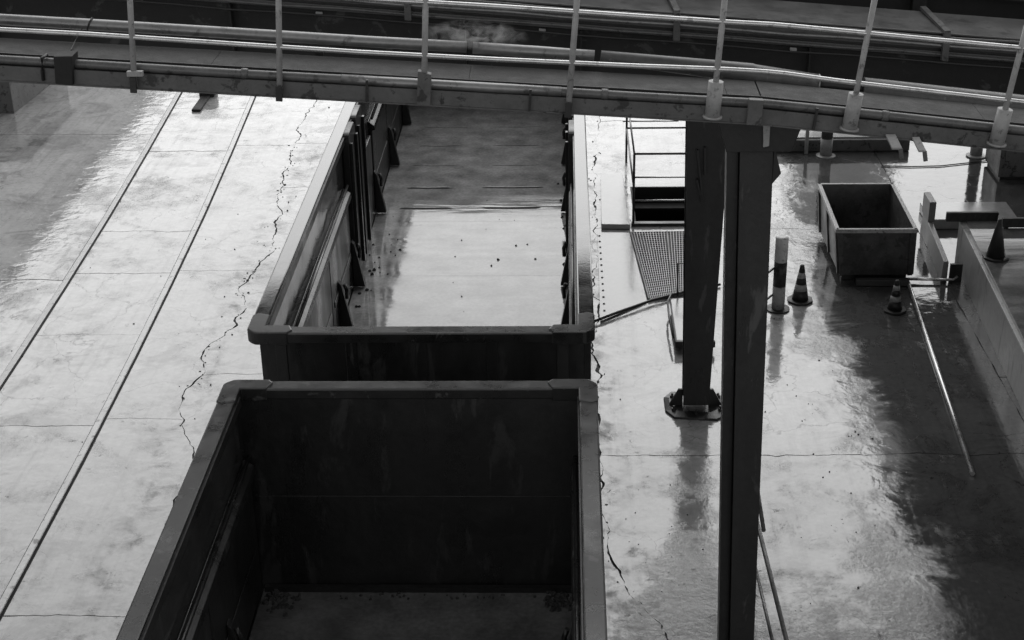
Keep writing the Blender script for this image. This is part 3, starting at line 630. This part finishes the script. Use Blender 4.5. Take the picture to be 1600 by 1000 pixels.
# ------------------------------------------------------------------ second gantry and gallery behind the footbridge
def gz(x): return 5.43 - .087 * x
def gbox(mb, x0, x1, y0, y1, n0, n1):
    vs = []
    for x in (x0, x1): vs += [(x, y0, gz(x) + n0), (x, y1, gz(x) + n0), (x, y1, gz(x) + n1), (x, y0, gz(x) + n1)]
    return mb.add(vs, [(0, 1, 2, 3), (4, 5, 6, 7), (0, 1, 5, 4), (1, 2, 6, 5), (2, 3, 7, 6), (3, 0, 4, 7)])
gan = thing('conveyor_gantry', 'dark plate girder gantry with grey cover sheets behind the footbridge', 'gantry', (0, 13.6, 4.7))
gbox(MB(), -11, 9, 13.56, 13.58, -.62, .0).build('web_plate', 'girder', gan)
gbox(MB(), -11, 9, 13.40, 13.72, -.645, -.621).build('bottom_flange', 'girder', gan)
gbox(MB(), -11, 9, 13.50, 13.58, .001, .05).build('edge_angle', 'cover', gan, bevel=.004)
gbox(MB(), -11, 9, 13.53, 13.59, .051, .075).build('edge_gap', 'black', gan)
gbox(MB(), -11, 9, 13.505, 13.59, .076, .165).build('edge_channel', 'cover', gan, bevel=.006)
gbox(MB(), -11, 9, 13.54, 13.60, .166, .205).build('edge_gap', 'black', gan)
x = -11.0; i = 0
while x < 9:
    gbox(MB(), x + .006, min(x + 2.394, 9), 13.495, 14.25, .206 + .004 * (i % 2), .222 + .004 * (i % 2)).build('cover_sheet', 'cover', gan, bevel=.004); x += 2.4; i += 1
for x in (-8.6, -6.2, -3.8, -1.4, 1.0, 3.4, 5.8):
    st = gbox(MB(), x - .03, x + .03, 13.44, 13.494, -.02, .24).build('strap', 'beam', gan, bevel=.004)
    MB().bar((x, 13.45, gz(x) + .24), (x - .05, 14.26, gz(x) + .262), .055, .03).build('strap_top', 'beam', st)
for x in (-9.5, -7.4, -5.2, -3.0, -.9, .15, 2.2, 4.4, 6.5): gbox(MB(), x - .008, x + .008, 13.46, 13.559, -.62, -.002).build('stiffener', 'girder', gan)
gbox(MB(), -11, 9, 14.24, 14.26, -.62, .20).build('rear_web', 'girder', gan)
for yy, nn, rr, mm in ((13.485, .028, .012, 'pipe'), (13.49, .112, .016, 'lag'), (13.47, .19, .014, 'pipe'), (13.43, -.03, .010, 'black')):
    MB().tube([(x * .5, yy + .004 * math.sin(x * 3.1 + nn * 50), gz(x * .5) + nn + .006 * math.sin(x * 1.9 + nn * 90)) for x in range(-22, 19)], rr, 8).build('conduit', mm, gan, smooth=True)
for x in (-2.2, -.2, 2.05): gbox(MB(), x - .03, x + .03, 13.47, 13.499, -.04, -.012).build('lamp_clip', 'post', gan, bevel=.004)
gal = thing('covered_gallery', 'black clad conveyor gallery along the top edge behind the grey cover', 'gallery', (0, 16, 4.6))
def gl(mb, x0, x1, y0, y1, z0, z1):
    vs = []
    for x in (x0, x1): vs += [(x, y0, z0 - .087 * x), (x, y1, z0 - .087 * x), (x, y1, z1 - .087 * x), (x, y0, z1 - .087 * x)]
    return mb.add(vs, [(0, 1, 2, 3), (4, 5, 6, 7), (0, 1, 5, 4), (1, 2, 6, 5), (2, 3, 7, 6), (3, 0, 4, 7)])
gl(MB(), -12, 10, 15.6, 17.4, 4.95, 7.2).build('clad_box', 'roof', gal)
gl(MB(), -12, 10, 15.45, 15.58, 4.72, 4.94).build('lower_chord', 'girder', gal)
gl(MB(), -12, 10, 15.45, 15.56, 5.55, 5.63).build('side_rail', 'girder', gal)
for k in range(12):
    x = -11.2 + k * 1.85
    gl(MB(), x - .07, x + .07, 15.46, 15.57, 4.941, 5.549).build('gallery_post', 'girder', gal)
# steam leaking from a lagging joint
def steam():
    m = bpy.data.materials.new('steam'); m.use_nodes = True; nt = m.node_tree; nt.nodes.clear()
    out = nt.nodes.new('ShaderNodeOutputMaterial'); v = nt.nodes.new('ShaderNodeVolumePrincipled')
    v.inputs['Color'].default_value = (.95, .95, .95, 1)
    tc = nt.nodes.new('ShaderNodeTexCoord')
    n = noisetex(nt, mapped(nt, tc.outputs['Object'], 1, 1.2, 1.6), 7.5, 5, .62, 1.2)
    gr = nt.nodes.new('ShaderNodeTexGradient'); gr.gradient_type = 'SPHERICAL'
    nt.links.new(mapped(nt, tc.outputs['Object'], 2.2, 8, 7.2), gr.inputs[0])
    d = mth(nt, 'MULTIPLY', ramp(nt, n, .46, 0, .72, 15), gr.outputs['Fac'])
    nt.links.new(d, v.inputs['Density']); nt.links.new(v.outputs[0], out.inputs['Volume'])
    M['steam'] = m
    mb = MB().tube([(-.44, 0, -.02), (-.36, 0, -.01), (-.2, 0, .0), (0, 0, .01), (.2, 0, .01), (.36, 0, .0), (.44, 0, -.02)], [.02, .07, .11, .13, .12, .08, .02], 14)
    ob = mb.build('steam', 'steam', kind='stuff'); ob.location = br(-2.2, 11.66, .37); ob.rotation_euler = (0, R(3), 0)
    ob['label'] = 'wisp of white steam escaping from the lagged pipe'; ob['category'] = 'steam'
steam()

# ------------------------------------------------------------------ stair pit, plates, grating between wagon and columns
pit = thing('stair_pit', 'dark rectangular pit opening between thin guard rails', 'pit', ((PX0 + PX1) / 2, (PY0 + PY1) / 2, 0))
MB().box(PX0, PX0 + .03, PY0, PY1, -2.2, -.002).build('pit_wall', 'pitdark', pit); MB().box(PX1 - .03, PX1, PY0, PY1, -2.2, -.002).build('pit_wall', 'pitdark', pit)
MB().box(PX0 + .031, PX1 - .031, PY0, PY0 + .03, -2.2, -.002).build('pit_wall', 'pitdark', pit); MB().box(PX0 + .031, PX1 - .031, PY1 - .03, PY1, -2.2, -.002).build('pit_wall', 'pitdark', pit)
MB().box(PX0, PX1, PY0, PY1, -2.25, -2.201).build('pit_floor', 'pitdark', pit)
for k in range(6): MB().box(PX0 + .04, PX1 - .04, PY1 - .35 - k * .26, PY1 - .1 - k * .26, -.28 - k * .26, -.25 - k * .26).build('stair_tread', 'pitdark', pit)
gr_ = thing('guard_rail', 'thin dark guard rail standing around the stair pit', 'railing', (PX0, PY0, 0))
gp = [(PX0 - .02, PY0 - .06), (PX0 - .02, PY1 + 1.2), (PX1 + .1, PY1 + 1.2), (PX1 + .1, PY0 - .06)]
for x, y in gp: MB().tube([(x, y, -.02), (x, y, 1.18)], .019, 8).build('rail_post', 'black', gr_, smooth=True)
for z, m, r in ((1.18, 'black', .018), (.80, 'galv', .014), (.42, 'galv', .014)):
    MB().tube([(gp[0][0], gp[0][1], z), (gp[3][0], gp[3][1], z)], r, 8).build('rail_bar', m, gr_, smooth=True)
for z in (1.18, .62):
    MB().tube([(gp[1][0], gp[1][1], z), (gp[2][0], gp[2][1], z)], .017, 8).build('rail_bar', 'black', gr_, smooth=True)
    MB().tube([(gp[0][0], gp[0][1], z), (gp[1][0], gp[1][1], z)], .015, 8).build('rail_bar', 'black', gr_, smooth=True)
MB().box(PX0 - .05, PX1 + .05, PY0 - .10, PY0 - .005, .006, .05).build('toe_board', 'black', gr_)
lid = tag(MB().add([(.56, 22.08, .004), (1.01, 22.06, .004), (.97, 24.3, .004), (.60, 24.32, .004), (.56, 22.08, .085), (1.01, 22.06, .085), (.97, 24.3, .085), (.60, 24.32, .085)],
    [(0, 3, 2, 1), (4, 5, 6, 7), (0, 1, 5, 4), (1, 2, 6, 5), (2, 3, 7, 6), (3, 0, 4, 7)]).build('cover_slab', 'plate', bevel=.008), 'raised pale cover slab with dark front edge left of the pit', 'slab')
fp = thing('floor_plate', 'large pale bolted floor plate between far wagon and grating', 'plate', (.75, 20.3, 0))
MB().add([(.47, 18.72, .006), (1.13, 19.35, .006), (.985, 21.88, .006), (.50, 21.9, .006), (.47, 18.72, .022), (1.13, 19.35, .022), (.985, 21.88, .022), (.50, 21.9, .022)],
    [(0, 3, 2, 1), (4, 5, 6, 7), (0, 1, 5, 4), (1, 2, 6, 5), (2, 3, 7, 6), (3, 0, 4, 7)]).build('plate_sheet', 'plate', fp)
for k in range(13): MB().lathe((.535 - .001 * k, 19.05 + k * .225, .0225), [(.016, 0), (.016, .008), (.008, .012)], 8).build('bolt_head', 'joint', fp)
grt = thing('grating', 'steel mesh grating panel on the ground beside the pale plate', 'grating', (1.42, 20.7, 0))
gc = [(1.165, 19.40), (1.73, 19.62), (1.93, 21.9), (1.01, 21.87)]
def gpt(u, v):
    a = Vector(gc[0]).lerp(Vector(gc[1]), u); b = Vector(gc[3]).lerp(Vector(gc[2]), u); return a.lerp(b, v)
for u0, u1 in ((0, .60), (.615, 1)):
    mb = MB()
    for k in range(31):
        v = k / 30; a, b = gpt(u0, v), gpt(u1, v); mb.bar((a.x, a.y, .022), (b.x, b.y, .022), .014, .03)
    n = int(22 * (u1 - u0))
    for k in range(n + 1):
        u = u0 + (u1 - u0) * k / n; a, b = gpt(u, 0), gpt(u, 1); mb.bar((a.x, a.y, .026), (b.x, b.y, .026), .010, .028)
    mb.build('bar_mesh', 'grate', grt, kind='stuff')
MB().add([(gc[0][0], gc[0][1], .005), (gc[1][0], gc[1][1], .005), (gc[2][0], gc[2][1], .005), (gc[3][0], gc[3][1], .005)], [(0, 1, 2, 3)]).build('dark_backing', 'joint', grt)  # dark sheet added under the bars, in place of the shade below them
for u in (0, .6075, 1):
    a, b = gpt(u, 0), gpt(u, 1); MB().bar((a.x, a.y, .024), (b.x, b.y, .024), .022, .045).build('edge_bar', 'black', grt)
tag(MB().tube([(.34, 18.62, .045), (.7, 18.93, .05), (1.2, 19.33, .05), (1.75, 19.66, .05), (2.2, 19.9, .03)], .019, 10).build('black_hose', 'rubber', smooth=True), 'black hose lying diagonally from far wagon to the grating', 'hose')
hc = thing('platform_trolley', 'low pale platform trolley with dark edge behind the far column', 'trolley', (1.65, 18.5, 0))
MB().box(1.43, 1.93, 17.86, 19.2, .10, .15).build('deck', 'plate', hc, bevel=.02)
MB().box(1.42, 1.94, 17.80, 17.855, .07, .16).build('bumper', 'rubber', hc, bevel=.01)
MB().tube([(1.40, 17.9, .17), (1.385, 18.5, .18), (1.395, 19.0, .18), (1.46, 19.24, .18), (1.6, 19.27, .18)], .014, 8).build('edge_tube', 'black', hc, smooth=True)
MB().tube([(1.55, 19.23, .15), (1.55, 19.45, .55), (1.85, 19.45, .55), (1.85, 19.23, .15)], .014, 8).build('push_handle', 'black', hc, smooth=True)
for x in (1.5, 1.86):
    for y in (18.0, 19.05): MB().tube([(x - .02, y, .05), (x + .02, y, .05)], .05, 14).build('castor', 'rubber', hc)

# hoop barrier beside the near column
hb = thing('hoop_barrier', 'bent tube hoop barrier beside the foot of the near column', 'barrier', (1.83, 11.4, 0))
MB().tube([(1.80, 12.55, -.01), (1.80, 12.55, .85), (1.80, 12.50, .96), (1.80, 12.40, 1.0), (1.82, 11.5, 1.0), (1.845, 10.4, 1.0), (1.845, 10.3, .96), (1.845, 10.25, .85), (1.845, 10.25, -.01)], .021, 10).build('hoop', 'pipe', hb, smooth=True)
MB().tube([(1.80, 12.55, .52), (1.845, 10.25, .52)], .016, 8).build('middle_tube', 'pipe', hb, smooth=True)
MB().tube([(1.86, 12.9, -.01), (1.86, 12.9, 1.0), (1.86, 12.87, 1.06), (1.85, 12.6, 1.08), (1.83, 12.0, 1.08)], .02, 10).build('rear_tube', 'pipe', hb, smooth=True)

# ------------------------------------------------------------------ bollard, low rail, cones
bo = thing('bollard', 'banded round bollard with white top beside the near column', 'bollard', (2.92, 19.13, 0))
MB().lathe((2.92, 19.13, 0), [(.16, 0), (.16, .018), (.10, .022)], 24).build('base_disc', 'rubber', bo)
for z0, z1, m in ((.022, .36, 'post'), (.361, .72, 'rubber'), (.721, 1.06, 'white')):
    MB().lathe((2.92, 19.13, 0), [(.088, z0), (.088, z1)] if z1 < 1 else [(.088, z0), (.088, z1), (.080, z1 + .015), (.06, z1 + .025)], 24).build('band', m, bo, smooth=True)
lr = thing('low_rail', 'pair of thin rails from the bollard towards the far column', 'railing', (2.4, 18, 0))
for z in (.22, .62): MB().tube([(2.83, 19.12, z), (2.5, 18.6, z), (1.98, 17.0, z - .04)], .016, 8).build('rail_bar', 'black', lr, smooth=True)
MB().tube([(1.98, 17.0, -.01), (1.98, 17.0, .6)], .018, 8).build('rail_post', 'post', lr, smooth=True)
def cone(x, y, z, h, r, label, bands, base_r, seed=0):
    t = thing('traffic_cone', label, 'cone', (x, y, z), 'traffic cones on the right')
    pr = [(base_r * (1 if k % 2 == 0 else .985)) for k in range(8)]
    pts = [(x + pr[k] * math.cos(k * math.pi / 4 + .39), y + pr[k] * math.sin(k * math.pi / 4 + .39), z) for k in range(8)]
    MB().prism(pts, (0, 0, .03)).build('base', 'rubber', t, bevel=.008)
    rad = lambda q: r * (1 - q) + .028 * q
    for a, b, m in bands:
        prof = [(rad(a), .03 + a * (h - .03)), (rad(b), .03 + b * (h - .03))]
        if b == 1: prof += [(.018, h + .008)]
        MB().lathe((x, y, z), prof, 22).build('band', m, t, smooth=True)
    return t
cone(3.26, 19.4, 0, .54, .115, 'striped cone beside the bollard', [(0, .28, 'rubber'), (.281, .46, 'post'), (.461, .64, 'rubber'), (.641, .80, 'post'), (.801, 1, 'rubber')], .185)
cone(4.50, 19.07, 0, .45, .10, 'small striped cone in front of the skip', [(0, .3, 'rubber'), (.301, .48, 'post'), (.481, .68, 'rubber'), (.681, .84, 'post'), (.841, 1, 'rubber')], .165)
cone(5.86, 19.35, .66, .56, .125, 'plain dark cone on the raised dock edge', [(0, 1, 'rubber')], .18)

# ------------------------------------------------------------------ metal skip
sk = thing('skip', 'open dark metal skip with pale worn rim on the wet yard', 'skip', (4.35, 21, 0))
def skew(x, y):                                       # skip stands slightly turned on the yard
    return (x, y)
b0 = [(3.90, 20.06), (4.93, 20.05), (4.90, 21.72), (3.88, 21.73)]
t0 = [(3.82, 20.02), (4.91, 20.01), (4.93, 21.82), (3.84, 21.83)]
zb, zt_ = .10, .82; th = .03
def inset(q, d): return [(q[0][0] + d, q[0][1] + d), (q[1][0] - d, q[1][1] + d), (q[2][0] - d, q[2][1] - d), (q[3][0] + d, q[3][1] - d)]
bi, ti = inset(b0, th), inset(t0, th)
for i in range(4):
    j = (i + 1) % 4
    vs = [(*b0[i], zb), (*b0[j], zb), (*t0[j], zt_), (*t0[i], zt_), (*bi[i], zb + .02), (*bi[j], zb + .02), (*ti[j], zt_), (*ti[i], zt_)]
    w = MB().add(vs, [(0, 1, 2, 3), (7, 6, 5, 4), (3, 2, 6, 7), (0, 4, 5, 1), (0, 3, 7, 4), (1, 5, 6, 2)]).build('skip_wall', 'skip_out', sk)
    a, b = Vector((*t0[i], zt_ - .025)), Vector((*t0[j], zt_ - .025)); dd = (b - a).normalized()
    MB().bar(a - dd * .025, b + dd * .025, .055, .06).build('rim_bar', 'skip_rim', sk, bevel=.008)
    # framing ribs on the outer face
    nrm = Vector((dd.y, -dd.x, 0))
    for u in (.035, .965) if i in (0, 2) else (.03, .5, .97):
        p0 = Vector((*b0[i], zb)).lerp(Vector((*b0[j], zb)), u) + nrm * .013; p1 = Vector((*t0[i], zt_ - .06)).lerp(Vector((*t0[j], zt_ - .06)), u) + nrm * .013
        MB().bar(p0, p1, .025, .07, nrm.cross(Vector((0, 0, 1))) if False else dd).build('corner_rib', 'skip_out', w, bevel=.005)
MB().add([(*q, zb) for q in bi] + [(*q, zb + .02) for q in bi], [(0, 3, 2, 1), (4, 5, 6, 7), (0, 1, 5, 4), (1, 2, 6, 5), (2, 3, 7, 6), (3, 0, 4, 7)]).build('skip_floor', 'skip_out', sk)
for y in (20.2, 21.55): MB().box(3.95, 4.87, y - .06, y + .06, .0, .099).build('skid', 'black', sk)
tag(MB().bar((4.12, 19.93, .05), (4.86, 19.91, .05), .10, .09).build('timber', 'wood', bevel=.008), 'short soaked timber lying in front of the skip', 'timber')

# ------------------------------------------------------------------ loading dock, trough, barrier boards, long pipe
dk = thing('loading_dock', 'raised concrete dock with smooth side wall at the right edge', 'dock', (8, 14, 0))
dv = [(5.42, 6.0), (5.46, 16.03), (5.66, 20.03), (5.70, 20.75), (13, 20.75), (13, 6.0)]
MB().prism([(x, y, -.01) for x, y in dv], (0, 0, .655)).build('dock_body', 'dock', dk, bevel=.012)
MB().prism([(5.50, 6.05, .6452), (5.54, 16.03, .6452), (5.74, 20.03, .6452), (5.78, 20.70, .6452), (12.9, 20.7, .6452), (12.9, 6.05, .6452)], (0, 0, .012)).build('dock_screed', 'docktop', dk)
for (ya, yb) in ((6.2, 11.9), (11.92, 16.0), (16.02, 19.98)):
    xa = lerp_tab([(6, 5.42), (16.03, 5.46), (20.03, 5.66)], ya); xb = lerp_tab([(6, 5.42), (16.03, 5.46), (20.03, 5.66)], yb)
    MB().bar((xa + .012, ya, .653), (xb + .012, yb, .653), .05, .035).build('edge_angle', 'post', dk, bevel=.006)
tr = thing('trough_wall', 'short low concrete trough wall left of the dock corner', 'wall', (5.4, 20.8, 0))
MB().add([(5.34, 20.05, -.01), (5.43, 20.05, -.01), (5.56, 22.0, -.01), (5.46, 22.0, -.01), (5.36, 20.05, .30), (5.43, 20.05, .30), (5.56, 22.0, .30), (5.48, 22.0, .30)],
    [(0, 3, 2, 1), (4, 5, 6, 7), (0, 1, 5, 4), (1, 2, 6, 5), (2, 3, 7, 6), (3, 0, 4, 7)]).build('wall_body', 'dock', tr, bevel=.01)
MB().box(5.455, 5.555, 21.55, 21.99, .301, .62).build('end_stub', 'dock', tr, bevel=.01)
MB().box(5.45, 5.62, 20.0, 20.045, -.01, .28).build('drain_plate', 'black', tr)
def board(x0, x1, y, z, label):
    t = thing('barrier_board', label, 'barrier', ((x0 + x1) / 2, y, z - .1), 'dark barrier boards at the dock end')
    MB().box(x0, x1, y, y + .06, z - .07, z + .07).build('board', 'rubber', t, bevel=.008)
    for k in range(7):
        a = x0 + (x1 - x0) * (k + .25) / 7; w = (x1 - x0) / 16
        MB().prism([(a, y - .004, z - .055), (a + w, y - .004, z - .055), (a + w + .04, y - .004, z + .055), (a + .04, y - .004, z + .055)], (0, .0035, 0)).build('stripe', 'girder', t)
    for x in ((x0 + .08, x1 - .08) if y < 20.9 else (x1 - .08,)): MB().box(x - .03, x + .03, y + .061, y + .11, .645, z + .02).build('board_leg', 'black', t)
board(5.50, 6.24, 20.70, .715, 'left dark barrier board closing the trough by the dock')
board(6.22, 7.3, 20.40, .74, 'right dark barrier board behind the cone on the dock')
tag(MB().box(5.6, 6.95, 22.0, 22.75, .0, .16).build('pale_plinth', 'plate', bevel=.015), 'pale wet low plinth behind the barrier boards', 'plinth')
tag(MB().tube([(4.86, 19.94, .03), (4.85, 19.8, .032), (4.70, 17.4, .030), (4.52, 14.74, .028)], .028, 10).build('long_pipe', 'galv', smooth=True), 'long pale pipe lying on the dark wet ground', 'pipe')
tag(MB().tube([(4.82, 20.02, .05), (5.2, 20.0, .05), (5.5, 19.98, .05), (5.56, 20.0, .1)], .022, 8).build('short_bar', 'galv', smooth=True), 'short bar from the long pipe to the trough wall', 'bar')

# ------------------------------------------------------------------ back of the yard
kb = thing('low_beam', 'long dark low beam lying across the back of the yard', 'beam', (5.0, 25.75, 0))
MB().box(3.2, 6.03, 25.62, 26.12, .0, .22).build('beam_body', 'beam', kb, bevel=.02)
MB().box(3.2, 6.0, 25.70, 26.05, .221, .245).build('top_strip', 'plate', kb)
MB().bar((4.22, 25.55, 0), (4.22, 25.55, .55), .06, .05, (0, 1, 0)).build('marker_post', 'post', kb)
def pst(x, y, h, label):
    t = thing('pipe_post', label, 'post', (x, y, 0), 'pipe posts at the back of the yard')
    MB().lathe((x, y, 0), [(.17, 0), (.17, .02), (.12, .03)], 20).build('base_flange', 'post', t)
    MB().lathe((x, y, .03), [(.105, 0), (.105, .30)], 20).build('sleeve', 'post', t, smooth=True)
    MB().lathe((x, y, .33), [(.10, 0), (.10, h - .4), (.08, h - .36)], 20).build('tube', 'beam', t, smooth=True)
pst(4.54, 25.40, 1.6, 'pipe post in front of the low beam')
pst(7.12, 25.35, 1.6, 'pipe post by the grey cabinet')
cb = thing('cabinet', 'plain grey cabinet at the right edge under the footbridge', 'cabinet', (7.8, 24.5, 0))
MB().box(7.18, 8.5, 24.12, 25.0, .06, 1.5).build('cabinet_body', 'beam', cb, bevel=.012); MB().box(7.22, 8.46, 24.16, 24.96, 0, .059).build('plinth', 'black', cb)
MB().box(7.26, 8.42, 24.108, 24.119, .15, 1.42).build('cabinet_door', 'beam', cb, bevel=.004)
tag(MB().tube([(5.4, 24.85, .012), (5.9, 24.8, .012), (6.4, 24.83, .012), (7.0, 25.0, .012), (7.5, 25.15, .012)], .010, 8).build('ground_cable', 'rubber', smooth=True), 'thin dark cable on the ground at the back', 'cable')
pl = thing('concrete_plinth', 'dark concrete plinth at the left edge below the footbridge', 'plinth', (-11.2, 29, 0))
MB().prism([(-12.4, 28.2, -.01), (-10.70, 28.2, -.01), (-10.52, 31.0, -.01), (-12.4, 31.0, -.01)], (0, 0, .85)).build('plinth_body', 'beam', pl, bevel=.02)
MB().box(-12.45, -10.45, 28.1, 31.1, .842, .95).build('plinth_cap', 'dock', pl, bevel=.02)
ws_ = thing('wheel_stop', 'black wheel stop wedge lying between the left rails', 'stop', (-7.0, 28.9, 0))
MB().prism([(-7.22, 28.2, .0), (-7.05, 28.2, .0), (-7.05, 28.2, .05), (-7.22, 28.2, .05)], (.0, .95, 0)).build('wedge', 'pitdark', ws_, bevel=.01)
MB().box(-7.28, -6.98, 29.16, 29.5, 0, .30).build('stop_block', 'pitdark', ws_, bevel=.015)

# ------------------------------------------------------------------ buildings around the yard (they close it off and mirror in the wet floor)
lb = thing('cladding_shed', 'pale shed with ribbed cladding along the left side of the yard', 'building', (-20, 40, 0))
mb = MB(); prof = []
y = 4.0
while y < 95:
    prof += [(0, y), (0, y + .40), (.05, y + .46), (.05, y + .58)]; y += .64
n = len(prof)
mb.v = [(-15.9 + a, yy, z) for z in (.0, 8.2) for a, yy in prof]; mb.f = [(i, i + 1, n + i + 1, n + i) for i in range(n - 1)]
mb.build('ribbed_wall', 'clad', lb)
MB().box(-30, -15.95, 4, 95, 0, 8.15).build('shed_body', 'clad', lb)
MB().box(-30.3, -15.7, 3.7, 95.3, 8.2, 8.5).build('eaves', 'clad', lb)
cn = thing('dock_canopy', 'dark steel canopy roof over the dock on the right of the yard', 'canopy', (9, 18, 0))
MB().box(5.62, 16, -2, 30.5, 5.1, 5.4).build('canopy_roof', 'roof', cn)
for y in (2, 9, 28): MB().box(12.2, 12.5, y - .15, y + .15, 0, 5.09).build('canopy_post', 'roof', cn)
for y in range(0, 31, 3): MB().box(5.7, 15.9, y - .08, y + .08, 4.85, 5.099).build('canopy_beam', 'roof', cn)
si = thing('silo', 'tall pale grey silo far beyond the yard', 'silo', (15.2, 80, 0))
MB().lathe((15.2, 80, 0), [(2.8, 0), (2.8, 24)], 40).build('silo_shell', 'silo', si, smooth=True); MB().lathe((15.2, 80, 24), [(2.9, 0), (.6, 1.6), (.6, 2)], 40).build('silo_roof', 'silo', si, smooth=True)
